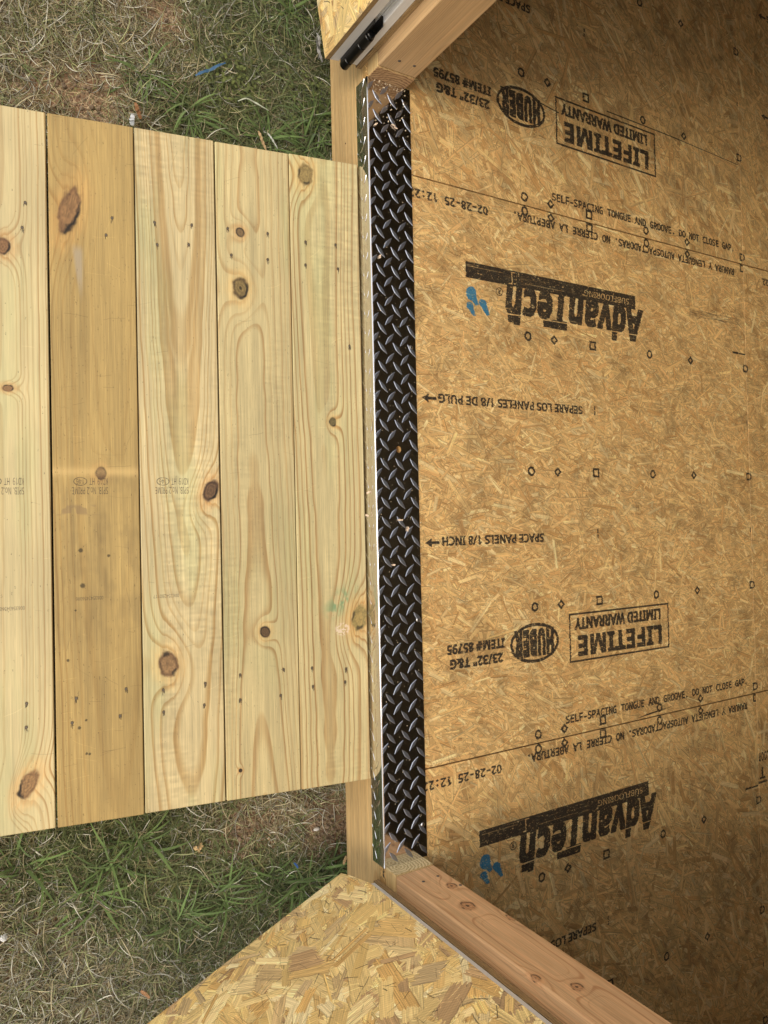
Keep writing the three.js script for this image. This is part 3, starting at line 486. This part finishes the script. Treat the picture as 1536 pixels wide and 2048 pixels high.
for (let k = 0; k < 9; k++) {
  const P = planks[k < 6 ? k : [5, 1, 5][k - 6]];
  if (!P.tex) {
    const w = 256, h = 2048, D = timber({ w, h, length: RL, width: BW, ...P });
    if (k < 6) applyInk(D, inkMask(plankInk(k), w, h, BW, RL), w, h, [54, 48, 42], 0.9, 11 * k, 0.1);
    const R = rng(700 + k);
    for (const [kk, X, Z] of SCREWS) if (kk === k) { // torn fibres round each screw
      const cx = toT(X, k) / BW * w, cy = toS(Z) / RL * h; for (let q = 0; q < 26; q++) { const x = Math.round(cx + (R() - 0.5) * 9), y0 = cy + (R() - 0.5) * 14, n = 2 + R() * 8, dk = R() < 0.7 ? 0.5 : 1.12; for (let y = 0; y < n; y++) { const i = (Math.round(y0 + y) * w + x) * 4; if (i > 0 && i < D.length) { D[i] *= dk; D[i + 1] *= dk; D[i + 2] *= dk; } } } }
    if (k === 3) for (const [u, v, r] of [[0.036, 1.062, 0.0032], [0.047, 1.108, 0.0026], [0.052, 1.109, 0.0026], [0.047, 1.05, 0.0024], [0.043, 0.757, 0.0042], [0.045, 0.818, 0.0046], [0.088, 0.768, 0.003], [0.02, 0.945, 0.0028], [0.033, 0.86, 0.002]]) for (let y = -16; y <= 16; y++) for (let x = -16; x <= 16; x++) { const q = Math.hypot(x / w * BW, y / h * RL) / r * (0.8 + 0.4 * noise(x * 0.5, y * 0.5 + u * 99)); if (q < 1.1) { const i = (Math.round(v / RL * h + y) * w + Math.round(u / BW * w + x)) * 4, a = 1 - 0.45 * (1 - sst(0.6, 1.1, q)); D[i] *= a; D[i + 1] *= a; D[i + 2] *= a; } }
    P.tex = std({ map: tex(D, w, h), roughness: 0.78 });
  }
  const x1 = -k * PITCH + [0, 0.0012, 0.0012, 0.0018, 0.001, 0, 0, 0, 0][k], x0 = x1 - BW;
  const pl = part('plank', box(x0, x1, -BT, 0, (k === 1 ? 0.001 : 0), RL - (k % 3) * 0.0006, 0.0014, (ax, x, y, z) => (ax === 1 ? [(x - x0) / BW, z / RL] : ax === 0 ? [y / BW, z / RL] : [(x - x0) / BW, y / RL])), P.tex, rampG);
  for (const [kk, X, Z] of SCREWS) if (kk === k) {
    const g = new THREE.CylinderGeometry(0.0016, 0.0014, 0.0009, 12).translate(x0 + toT(X, k), 0.0001, toS(Z)), s = part('screw', g, screwMat, pl); void s;
    part('screw_hole', new THREE.RingGeometry(0.0014, 0.0026, 9).rotateX(-Math.PI / 2).scale(1, 1, 1.25).translate(x0 + toT(X, k), 0.0003, toS(Z) * 1).translate(0, 0, -0.25 * toS(Z) + 0.25 * toS(Z)), holeMat, pl);
  }
}
for (const z of [0.235, 0.98]) part('stringer', box(-1.2, -0.03, -BT - 0.09, -BT - 0.0005, z, z + 0.038, 0.002), std({ color: new THREE.Color(0.5, 0.38, 0.18), roughness: 0.85 }), rampG);

// ------------------------------------------------------------------ doors
function door(pin, u, n, label, chipped, parts) { // u along the leaf, n from its outer to its inner face (x, z), both seen from above
  const t = thing('door', label, 'door'), W = 0.775, HT = 1.83;
  const M = new THREE.Matrix4().makeBasis(new THREE.Vector3(u[0], 0, u[1]), new THREE.Vector3(0, 1, 0), new THREE.Vector3(n[0], 0, n[1]));
  const flip = M.determinant() < 0;
  const place = (g) => { g.applyMatrix4(M); g.translate(pin[0], -0.0255, pin[1]); if (flip) { const a = g.attributes; for (const k of ['position', 'normal', 'uv']) { const q = a[k]; if (!q) continue; const s = q.itemSize, r = q.array; for (let i = 0; i < r.length; i += 3 * s) for (let j = 0; j < s; j++) { const b = r[i + s + j]; r[i + s + j] = r[i + 2 * s + j]; r[i + 2 * s + j] = b; } } } g.computeVertexNormals(); return g; };
  const slab = (d0, d1, mp, inset = 0) => { // leaf outline, its hinge-side foot broken off if chipped
    const pts = chipped ? [[0.0094 + 0.021, inset], [W, inset], [W, HT], [0.0094, HT], [0.0094, 0.088], [0.0116, 0.071], [0.0143, 0.059], [0.0182, 0.043], [0.0205, 0.031], [0.0245, 0.017]] : [[0.0094, inset], [W, inset], [W, HT], [0.0094, HT]];
    const g = new THREE.ExtrudeGeometry(new THREE.Shape(pts.map((p) => new THREE.Vector2(...p))), { depth: d1 - d0, bevelEnabled: false }).translate(0, 0, d0);
    return planar(g, mp);
  };
  const inner = part('inner_panel', place(slab(0.0286, 0.0386, (ax, x, y, z) => (ax === 2 ? [(x + parts.ou) / CH, (y + parts.ov) / CH] : [z, y]))), chipMat, t);
  if (!chipped) part('panel_edge', place(box(0.0086, 0.0093, 0.0006, HT, 0.0287, 0.0384, 0.0001, (ax, x, y, z) => [z / 0.0112, y / 0.5])), edgeMat, inner);
  part('edge_frame', place(slab(0.0086, 0.0284, (ax, x, y, z) => (ax === 0 ? [z * 5, y] : [x * 4, y]), 0.0006)), whiteMat, t);
  return t;
}
const d1 = door([-0.04, -0.9065], [-0.137, -0.9906], [-0.9906, 0.137], 'chipboard door folded right back, carrying the black hinge', false, { ou: 0.1, ov: 0.35 });
door([-0.0393, 0.6884], [-0.924, 0.383], [-0.383, -0.924], 'wide open chipboard door with large coarse flakes, beside the reddish stud', true, { ou: 0.22, ov: 0.02 });
{ // black butt hinge: barrel of knuckles, pin cap, leaves
  const blk = std({ color: 0x0b0b0c, roughness: 0.32, metalness: 0.2 }), hb = new THREE.Group(); hb.name = 'hinge'; d1.add(hb);
  const prof = (r, h) => new THREE.LatheGeometry([[0, 0], [r - 0.0012, 0], [r, 0.0012], [r, h - 0.0012], [r - 0.0012, h], [0, h]].map((p) => new THREE.Vector2(...p)), 28);
  let y = -0.021; for (const h of [0.0225, 0.05, 0.0285]) { part('knuckle', toCreasedNormals(prof(0.0094, h), 0.7), blk, hb).position.set(-0.0405, y, -0.9055); y += h + 0.0007; }
  part('pin_cap', toCreasedNormals(prof(0.0078, 0.006), 0.7), blk, hb).position.set(-0.0405, y, -0.9055);
  part('hinge_leaf', box(-0.0502, -0.0475, -0.018, 0.115, -0.95, -0.9055), blk, hb); part('hinge_leaf', box(-0.0335, -0.0308, -0.018, 0.115, -0.95, -0.9055), blk, hb);
}

// ------------------------------------------------------------------ grass
const pad = (x) => sst(0, 1, x);
function greenness(x, z) { // where it is green, from the photograph
  let g = 0.6 + 0.75 * (fbm(x * 4.2 + 3, z * 4.2 + 8) - 0.5);
  const blot = (cx, cz, r, a) => { g += a * Math.exp(-((x - cx) ** 2 + (z - cz) ** 2) / (2 * r * r)); };
  blot(-0.14, -0.93, 0.13, 0.55); blot(0.0, -0.9, 0.1, 0.7); blot(-0.0, -1.15, 0.15, 0.45); blot(-0.25, -0.87, 0.09, 0.5); blot(-0.36, -1.0, 0.12, -0.5); blot(-0.52, -1.0, 0.14, -0.3); blot(-0.47, -0.85, 0.06, -0.9); blot(-0.33, -1.13, 0.1, -0.2);
  blot(-0.3, 0.76, 0.11, 0.55); blot(-0.05, 0.8, 0.11, 0.6); blot(-0.46, 0.66, 0.1, 0.5); blot(-0.55, 0.82, 0.14, -0.55); blot(-0.5, 1.0, 0.2, -0.5); blot(-0.17, 0.62, 0.07, -0.6); blot(-0.02, 0.66, 0.06, -0.5); blot(-0.05, 0.58, 0.06, -0.3);
  return g;
}
function bare(x, z) { const b = (cx, cz, r) => Math.exp(-((x - cx) ** 2 + (z - cz) ** 2) / (2 * r * r)); return Math.min(1, 0.95 * b(-0.47, -0.845, 0.055) + 0.85 * b(-0.32, -1.07, 0.05) + 0.8 * b(-0.19, 0.65, 0.06) + 0.75 * b(0.0, 0.68, 0.06) + 0.7 * b(-0.05, 0.92, 0.05) + 0.45 * b(-0.6, -0.85, 0.06) + 0.9 * b(0.18, 0.7, 0.1)); }
function blade(curl, segs, taper, ratio, round = false) { // unit long, ratio wide, bending towards +z
  const v = [], idx = [], m = round ? 3 : 2; for (let i = 0; i <= segs; i++) { const t = i / segs, w = 0.5 * ratio * (1 - t ** taper) * (0.6 + 0.4 * Math.min(1, t * 5)), a = curl * t, y = Math.sin(a) / curl, z = (1 - Math.cos(a)) / curl; v.push(-w, y, z, w, y, z); if (round) v.push(0, y, z + w * 1.5); if (i < segs) for (let k = 0; k < (round ? 3 : 1); k++) { const p = i * m + k, q = i * m + (k + 1) % m; idx.push(p, q, p + m, q, q + m, p + m); } }
  const g = new THREE.BufferGeometry(); g.setAttribute('position', new THREE.Float32BufferAttribute(v, 3)); g.setIndex(idx); g.computeVertexNormals(); return g;
}
const UPV = new THREE.Vector3(0, 1, 0), SIDE = new THREE.Vector3(1, 0, 0), QX = new THREE.Quaternion(), QY = new THREE.Quaternion();
function scatter(name, label, geo, mat, N, seed, pick) {
  const R = rng(seed), list = []; let tries = 0; while (list.length < N && tries++ < N * 12) { const q = pick(R); if (q) list.push(q); }
  const im = new THREE.InstancedMesh(geo, mat, list.length), o = new THREE.Object3D(), c = new THREE.Color(); 
  list.forEach((q, i) => { o.position.set(q.x, q.y, q.z); o.quaternion.setFromAxisAngle(UPV, q.turn).multiply(QX.setFromAxisAngle(SIDE, q.lean)).multiply(QY.setFromAxisAngle(UPV, q.spin || 0)); o.scale.set(q.w * q.l, q.l, q.l); o.updateMatrix(); im.setMatrixAt(i, o.matrix); im.setColorAt(i, c.setRGB(...q.c)); });
  im.name = numbered(name); im.userData.kind = 'stuff'; im.userData.label = label; im.userData.category = 'grass'; sh(im); scene.add(im); return im;
}
const spot = (R) => { const out = R() < 0.12, z = R() < 0.5 ? -(0.52 + R() * (out ? 1.4 : 0.85)) : 0.42 + R() * (out ? 1.4 : 0.75); return [lerp(out ? -1.7 : -0.85, 0.22, R()), z]; };
const leafMat = new THREE.MeshPhysicalMaterial({ color: 0xffffff, roughness: 0.9, transmission: 0.35, thickness: 0, side: THREE.DoubleSide }), strawMat = std({ color: 0xffffff, roughness: 0.95, side: THREE.DoubleSide });
// dead, matted blades lying about
scatter('dry_grass', 'matted dry straw coloured grass lying over the soil', blade(1.6, 6, 3, 0.026, true), strawMat, 76000, 51, (R) => {
  const [x, z] = spot(R), b = bare(x, z), g = greenness(x, z); if (R() < b * 1.3 - 0.1 || R() < sst(0.4, 1.0, g) * 0.62) return null;
  const t = 0.44 + R() * 0.85, k = R(); return { x, z, y: groundY(x, z) + R() * R() * 0.014, lean: 1.3 + R() * 0.3, turn: R() * 6.28, spin: R() * 6.28, l: 0.028 + R() * R() * 0.075, w: 0.7 + R() * 1.0, c: k < 0.2 ? [0.4 * t, 0.32 * t, 0.19 * t] : k > 0.72 ? [0.4 * t, 0.41 * t, 0.2 * t] : k < 0.45 ? [0.74 * t, 0.71 * t, 0.58 * t] : [0.64 * t, 0.55 * t, 0.34 * t] };
});
scatter('grass', 'green grass growing in tufts through the dry thatch', blade(1.1, 5, 2.6, 0.034), leafMat, 105000, 52, (R) => {
  const [x, z] = spot(R), g = greenness(x, z) + (noise(x * 22 + 5, z * 22) - 0.5) * 0.55; if (R() < bare(x, z) * 1.3 || R() > sst(0.15, 0.95, g) * 0.95 + 0.05) return null;
  const t = 0.4 + R() * 0.8, y = R() < 0.2; return { x, z, y: groundY(x, z) - 0.003, lean: 0.6 + R() * 0.85, turn: R() * 6.28, spin: (R() - 0.5) * 2.6, l: 0.028 + R() * R() * 0.06, w: 0.6 + R() * 0.9, c: y ? [0.38 * t, 0.37 * t, 0.15 * t] : [0.195 * t, 0.24 * t, 0.08 * t] };
});
// a few long lush tufts that stand out
const lush = [[-0.235, 0.765, 40], [-0.12, 0.775, 40], [-0.05, 0.79, 46], [0.02, 0.8, 36], [-0.32, 0.79, 30], [-0.46, 0.65, 30], [-0.49, 0.71, 22], [-0.27, -0.885, 44], [-0.36, -0.93, 22], [0.0, -0.865, 60], [0.02, -0.93, 40], [-0.1, -0.87, 30], [-0.04, -1.17, 40], [-0.25, -1.22, 30], [-0.6, 0.62, 30], [-0.4, 0.62, 30]];
scatter('grass', 'long lush blades of green grass fanning out from their tufts', blade(1.3, 7, 2.6, 0.042), leafMat, lush.reduce((a, q) => a + q[2], 0), 53, (() => { let i = 0, left = lush[0][2]; return (R) => {
  if (left-- <= 0) { i = (i + 1) % lush.length; left = lush[i][2] - 1; } const [cx, cz] = lush[i], x = cx + (R() + R() - 1) * 0.03, z = cz + (R() + R() - 1) * 0.03, t = 0.7 + R() * 0.55;
  return { x, z, y: groundY(x, z), lean: 0.45 + R() * 0.7, turn: R() * 6.28, spin: (R() - 0.5) * 1.4, l: 0.05 + R() * 0.065, w: 0.7 + R() * 0.7, c: [0.18 * t, 0.275 * t, 0.075 * t] }; }; })());
// clover-like ground leaves by the upper joist and at the corner
{ const leaf = new THREE.CircleGeometry(1, 7).scale(0.62, 1, 1).translate(0, 0.9, 0); const q = leaf.attributes.position; for (let i = 0; i < q.count; i++) q.setZ(i, -0.25 * q.getX(i) ** 2 + 0.1 * q.getY(i) ** 2); leaf.computeVertexNormals();
  const beds = [[0.03, -0.97, 0.06], [0.0, -1.22, 0.09], [-0.17, -0.97, 0.05]];
  scatter('clover', 'small yellow green weed leaves growing among the grass near the beam', leaf, leafMat, 700, 54, (R) => { const b = beds[Math.floor(R() * beds.length)], x = b[0] + (R() + R() - 1) * b[2] * 1.5, z = b[1] + (R() + R() - 1) * b[2] * 1.5, t = 0.6 + R() * 0.6, s = 0.002 + R() * 0.0035; return { x, z, y: groundY(x, z) + 0.006 + R() * 0.022, lean: 1.0 + R() * 0.6, turn: R() * 6.28, l: s, w: 1, c: [0.2 * t, 0.24 * t, 0.06 * t] }; }); }
// crumbs of soil
scatter('soil_crumbs', 'crumbs of brown soil on the bare patches', new THREE.IcosahedronGeometry(1, 0), std({ color: 0xffffff, roughness: 1, flatShading: true }), 5000, 55, (R) => { const [x, z] = spot(R); if (R() > bare(x, z) + 0.12) return null; const s = 0.001 + R() * R() * 0.0055, t = 0.6 + R() * 0.7; return { x, z, y: groundY(x, z) + s * 0.3, lean: R() * 3, turn: R() * 6, l: s, w: 0.7 + R() * 0.6, c: [0.24 * t, 0.17 * t, 0.11 * t] }; });

// ------------------------------------------------------------------ litter on the grass
function gAt(u, v, y) { const d = new THREE.Vector3((u - 768) / 1479.16, -(v - 1024) / 1479.16, -1).applyQuaternion(camera.quaternion), t = (y - camera.position.y) / d.y; return camera.position.clone().addScaledVector(d, t); }
function strip(pts, w, th, mat, name, label, cat, group) { // crumpled ribbon through points with thickness
  const c = new THREE.CatmullRomCurve3(pts), n = 22, v = [], idx = []; const P = c.getPoints(n);
  for (let i = 0; i <= n; i++) { const d = P[Math.min(n, i + 1)].clone().sub(P[Math.max(0, i - 1)]).normalize(), s = new THREE.Vector3(-d.z, 0.35 * Math.sin(i * 1.3), d.x).normalize(), ww = w * (0.35 + 0.65 * Math.sin(Math.PI * Math.min(1, 0.12 + i / n * 0.8)) ) * (0.8 + 0.35 * noise(i * 0.6, w * 900)); for (const [a, b] of [[-1, -1], [1, -1], [1, 1], [-1, 1]]) { const q = P[i].clone().addScaledVector(s, a * ww / 2); v.push(q.x, q.y + b * th / 2, q.z); } }
  for (let i = 0; i < n; i++) for (let k = 0; k < 4; k++) { const a = i * 4 + k, b = i * 4 + (k + 1) % 4; idx.push(a, a + 4, b, b, a + 4, b + 4); }
  idx.push(0, 1, 2, 0, 2, 3); const e = n * 4; idx.push(e, e + 2, e + 1, e, e + 3, e + 2);
  const g = new THREE.BufferGeometry(); g.setAttribute('position', new THREE.Float32BufferAttribute(v, 3)); g.setIndex(idx);
  const gg = toCreasedNormals(g, 0.6), m = part(numbered(name), gg, mat, scene); return tag(m, label, cat, group);
}
const litter = (name, label, cat, list, w, th, color, lift = 0.03, extra = {}) => strip(list.map(([u, v, dy = 0]) => { const p = gAt(u, v, GY + lift + dy); return p; }), w, th, std({ color, roughness: 0.55, side: THREE.DoubleSide, ...extra }), name, label, cat);
litter('plastic_scrap', 'torn strip of blue plastic film lying in the grass above the ramp', 'plastic scrap', [[391, 151], [405, 144, 0.004], [420, 140], [436, 131, 0.005], [451, 126]], 0.006, 0.0006, 0x3c6488, 0.028);
litter('feather', 'small white feather lying at the upper edge of the ramp', 'feather', [[266, 229], [264, 238, 0.004], [264, 246], [265, 251]], 0.0105, 0.0008, 0xd9dde0, 0.036);
litter('leaf', 'curled brown dead leaf beside the white feather', 'leaf', [[271, 205], [274, 216, 0.005], [278, 228], [281, 238]], 0.0095, 0.0006, 0x9a6f4a, 0.036);
litter('grass_stalk', 'pale bleached stalk curving through the grass above the ramp', 'stalk', [[476, 202], [492, 197, 0.004], [508, 204], [522, 212, 0.003], [537, 221]], 0.0032, 0.0012, 0xb9bda6, 0.036);
litter('wood_splinter', 'tan wood splinter standing out of the grass at the ramp top edge', 'splinter', [[517, 262], [522, 275, 0.004], [527, 288], [532, 300]], 0.006, 0.002, 0xc0a47a, 0.036);
litter('grass_stalk', 'short white stalk right of the tan splinter', 'stalk', [[535, 266], [544, 278, 0.003], [555, 297]], 0.0034, 0.0013, 0xc8cbc0, 0.036);
litter('paper_scrap', 'small white paper scrap in the straw at the left border', 'paper scrap', [[2, 1882], [8, 1876, 0.003], [13, 1870]], 0.013, 0.0008, 0xf2f2f0, 0.034);
litter('wood_splinter', 'reddish wood splinter in the dry grass near the foot of the chipboard door', 'splinter', [[282, 1982], [290, 1988, 0.002], [299, 1996]], 0.0065, 0.002, 0xb98a5e, 0.03);
litter('plastic_scrap', 'tiny blue plastic chip near the foot of the beam', 'plastic scrap', [[588, 1726], [592, 1731, 0.002], [596, 1736]], 0.006, 0.0008, 0x3b66a8, 0.03);
litter('wood_splinter', 'raw wood splinter torn from the outer edge of the rim joist', 'splinter', [[693, 1712], [690, 1720], [687, 1729]], 0.006, 0.002, 0xd6b684, 0.12);
litter('dead_weed', 'grey dried weed stems under the corner of the folded door', 'weed', [[634, 66], [639, 80, 0.006], [636, 96], [641, 112, 0.004], [645, 124]], 0.006, 0.002, 0xa9a6a0, 0.05);
litter('dead_weed', 'dark grey dried weed frond left of the folded door corner', 'weed', [[638, 70], [634, 86, 0.004], [640, 102], [637, 118]], 0.004, 0.0015, 0x6f6d69, 0.05);
{ const R = rng(66), t = thing('wood_chip_pile', 'small heap of cream wood chips on bare soil below the ramp', 'wood chips'), m = std({ color: 0xe0c08c, roughness: 0.9 }), c = gAt(396, 1697, GY + 0.012);
  for (let i = 0; i < 16; i++) { const q = part('wood_chip', new THREE.TetrahedronGeometry(0.004 + R() * 0.004, 0).scale(1, 0.35, 0.6 + R() * 0.8), m, t); q.position.set((R() + R() - 1) * 0.011, R() * 0.01, (R() + R() - 1) * 0.011); q.rotation.set(R() * 3, R() * 6, R() * 3); } t.position.copy(c); }
tag(part(numbered('pebble'), new THREE.IcosahedronGeometry(0.006, 2).scale(1.3, 0.7, 0.7).translate(...gAt(633, 1658, GY + 0.012).toArray()), std({ color: 0xd8d0c4, roughness: 0.9 }), scene), 'small pale pebble on the soil beside the rim joist', 'pebble');

// shavings and sawdust on the metal
const shave = std({ color: 0xe6cfb4, roughness: 0.85, side: THREE.DoubleSide });
[[800, 1040, 0.0075, 'pink wood shaving on the tread plate, upper of the close pair'], [815, 1058, 0.008, 'pink wood shaving on the tread plate, lower of the close pair'], [787, 1130, 0.006, 'pale wood shaving on the tread plate below the close pair'], [759, 513, 0.006, 'pale curled wood shaving on the outer half of the tread plate'], [788, 253, 0.011, 'large crumb of wood on the tread plate near the pale stud'], [735, 985, 0.007, 'pink wood shaving in the gap between ramp and tread plate'], [733, 1031, 0.007, 'wood shaving in the ramp gap, beside the close pair on the plate'], [751, 248, 0.005, 'small wood crumb on the outer bend of the plate near the pale stud']].forEach(([u, v, L, label], i) => {
  const y = u < 745 && v > 900 ? -0.022 : 0.0042, c = gAt(u, v, y), a = i * 1.7, dx = Math.cos(a) * L, dz = Math.sin(a) * L; const pts = [-1, -0.3, 0.4, 1].map((k, j) => new THREE.Vector3(c.x + dx * k * 0.6 + (j % 2) * 0.0016, c.y + (j % 2) * 0.0014, c.z + dz * k * 0.6)); strip(pts, 0.0034, 0.0007, shave, 'wood_shaving', label, 'wood shaving'); });
{
  const R = rng(81), crumbs = [];
  for (let i = 0; i < 90; i++) { const a = R() ** 2.2; crumbs.push([0.012 + R() * 0.075, 0.003, Z1 + 0.004 + a * 0.12, 0.0005 + R() * R() * 0.0018]); }
  for (let i = 0; i < 900; i++) crumbs.push([0.002 + R() * (PWID - 0.004), 0.0026, lerp(Z1, Z2, R()), 0.00022 + R() ** 4 * 0.0008]);
  for (let i = 0; i < 60; i++) crumbs.push([PWID + R() * 0.004, 0.001, lerp(Z1, Z2, R()), 0.0006 + R() * 0.001]);
  const im = new THREE.InstancedMesh(new THREE.TetrahedronGeometry(1, 0), std({ color: 0xe8d3b0, roughness: 0.9 }), crumbs.length), o = new THREE.Object3D();
  crumbs.forEach(([x, y, z, s], i) => { o.position.set(x, y, z); o.rotation.set(R() * 6, R() * 6, R() * 6); o.scale.set(s * (1 + R()), s * 0.7, s); o.updateMatrix(); im.setMatrixAt(i, o.matrix); });
  im.name = 'sawdust'; im.userData = { kind: 'stuff', label: 'fine sawdust and wood crumbs sprinkled over the tread plate', category: 'sawdust' }; sh(im); scene.add(im);
}
renderer.render(scene, camera);
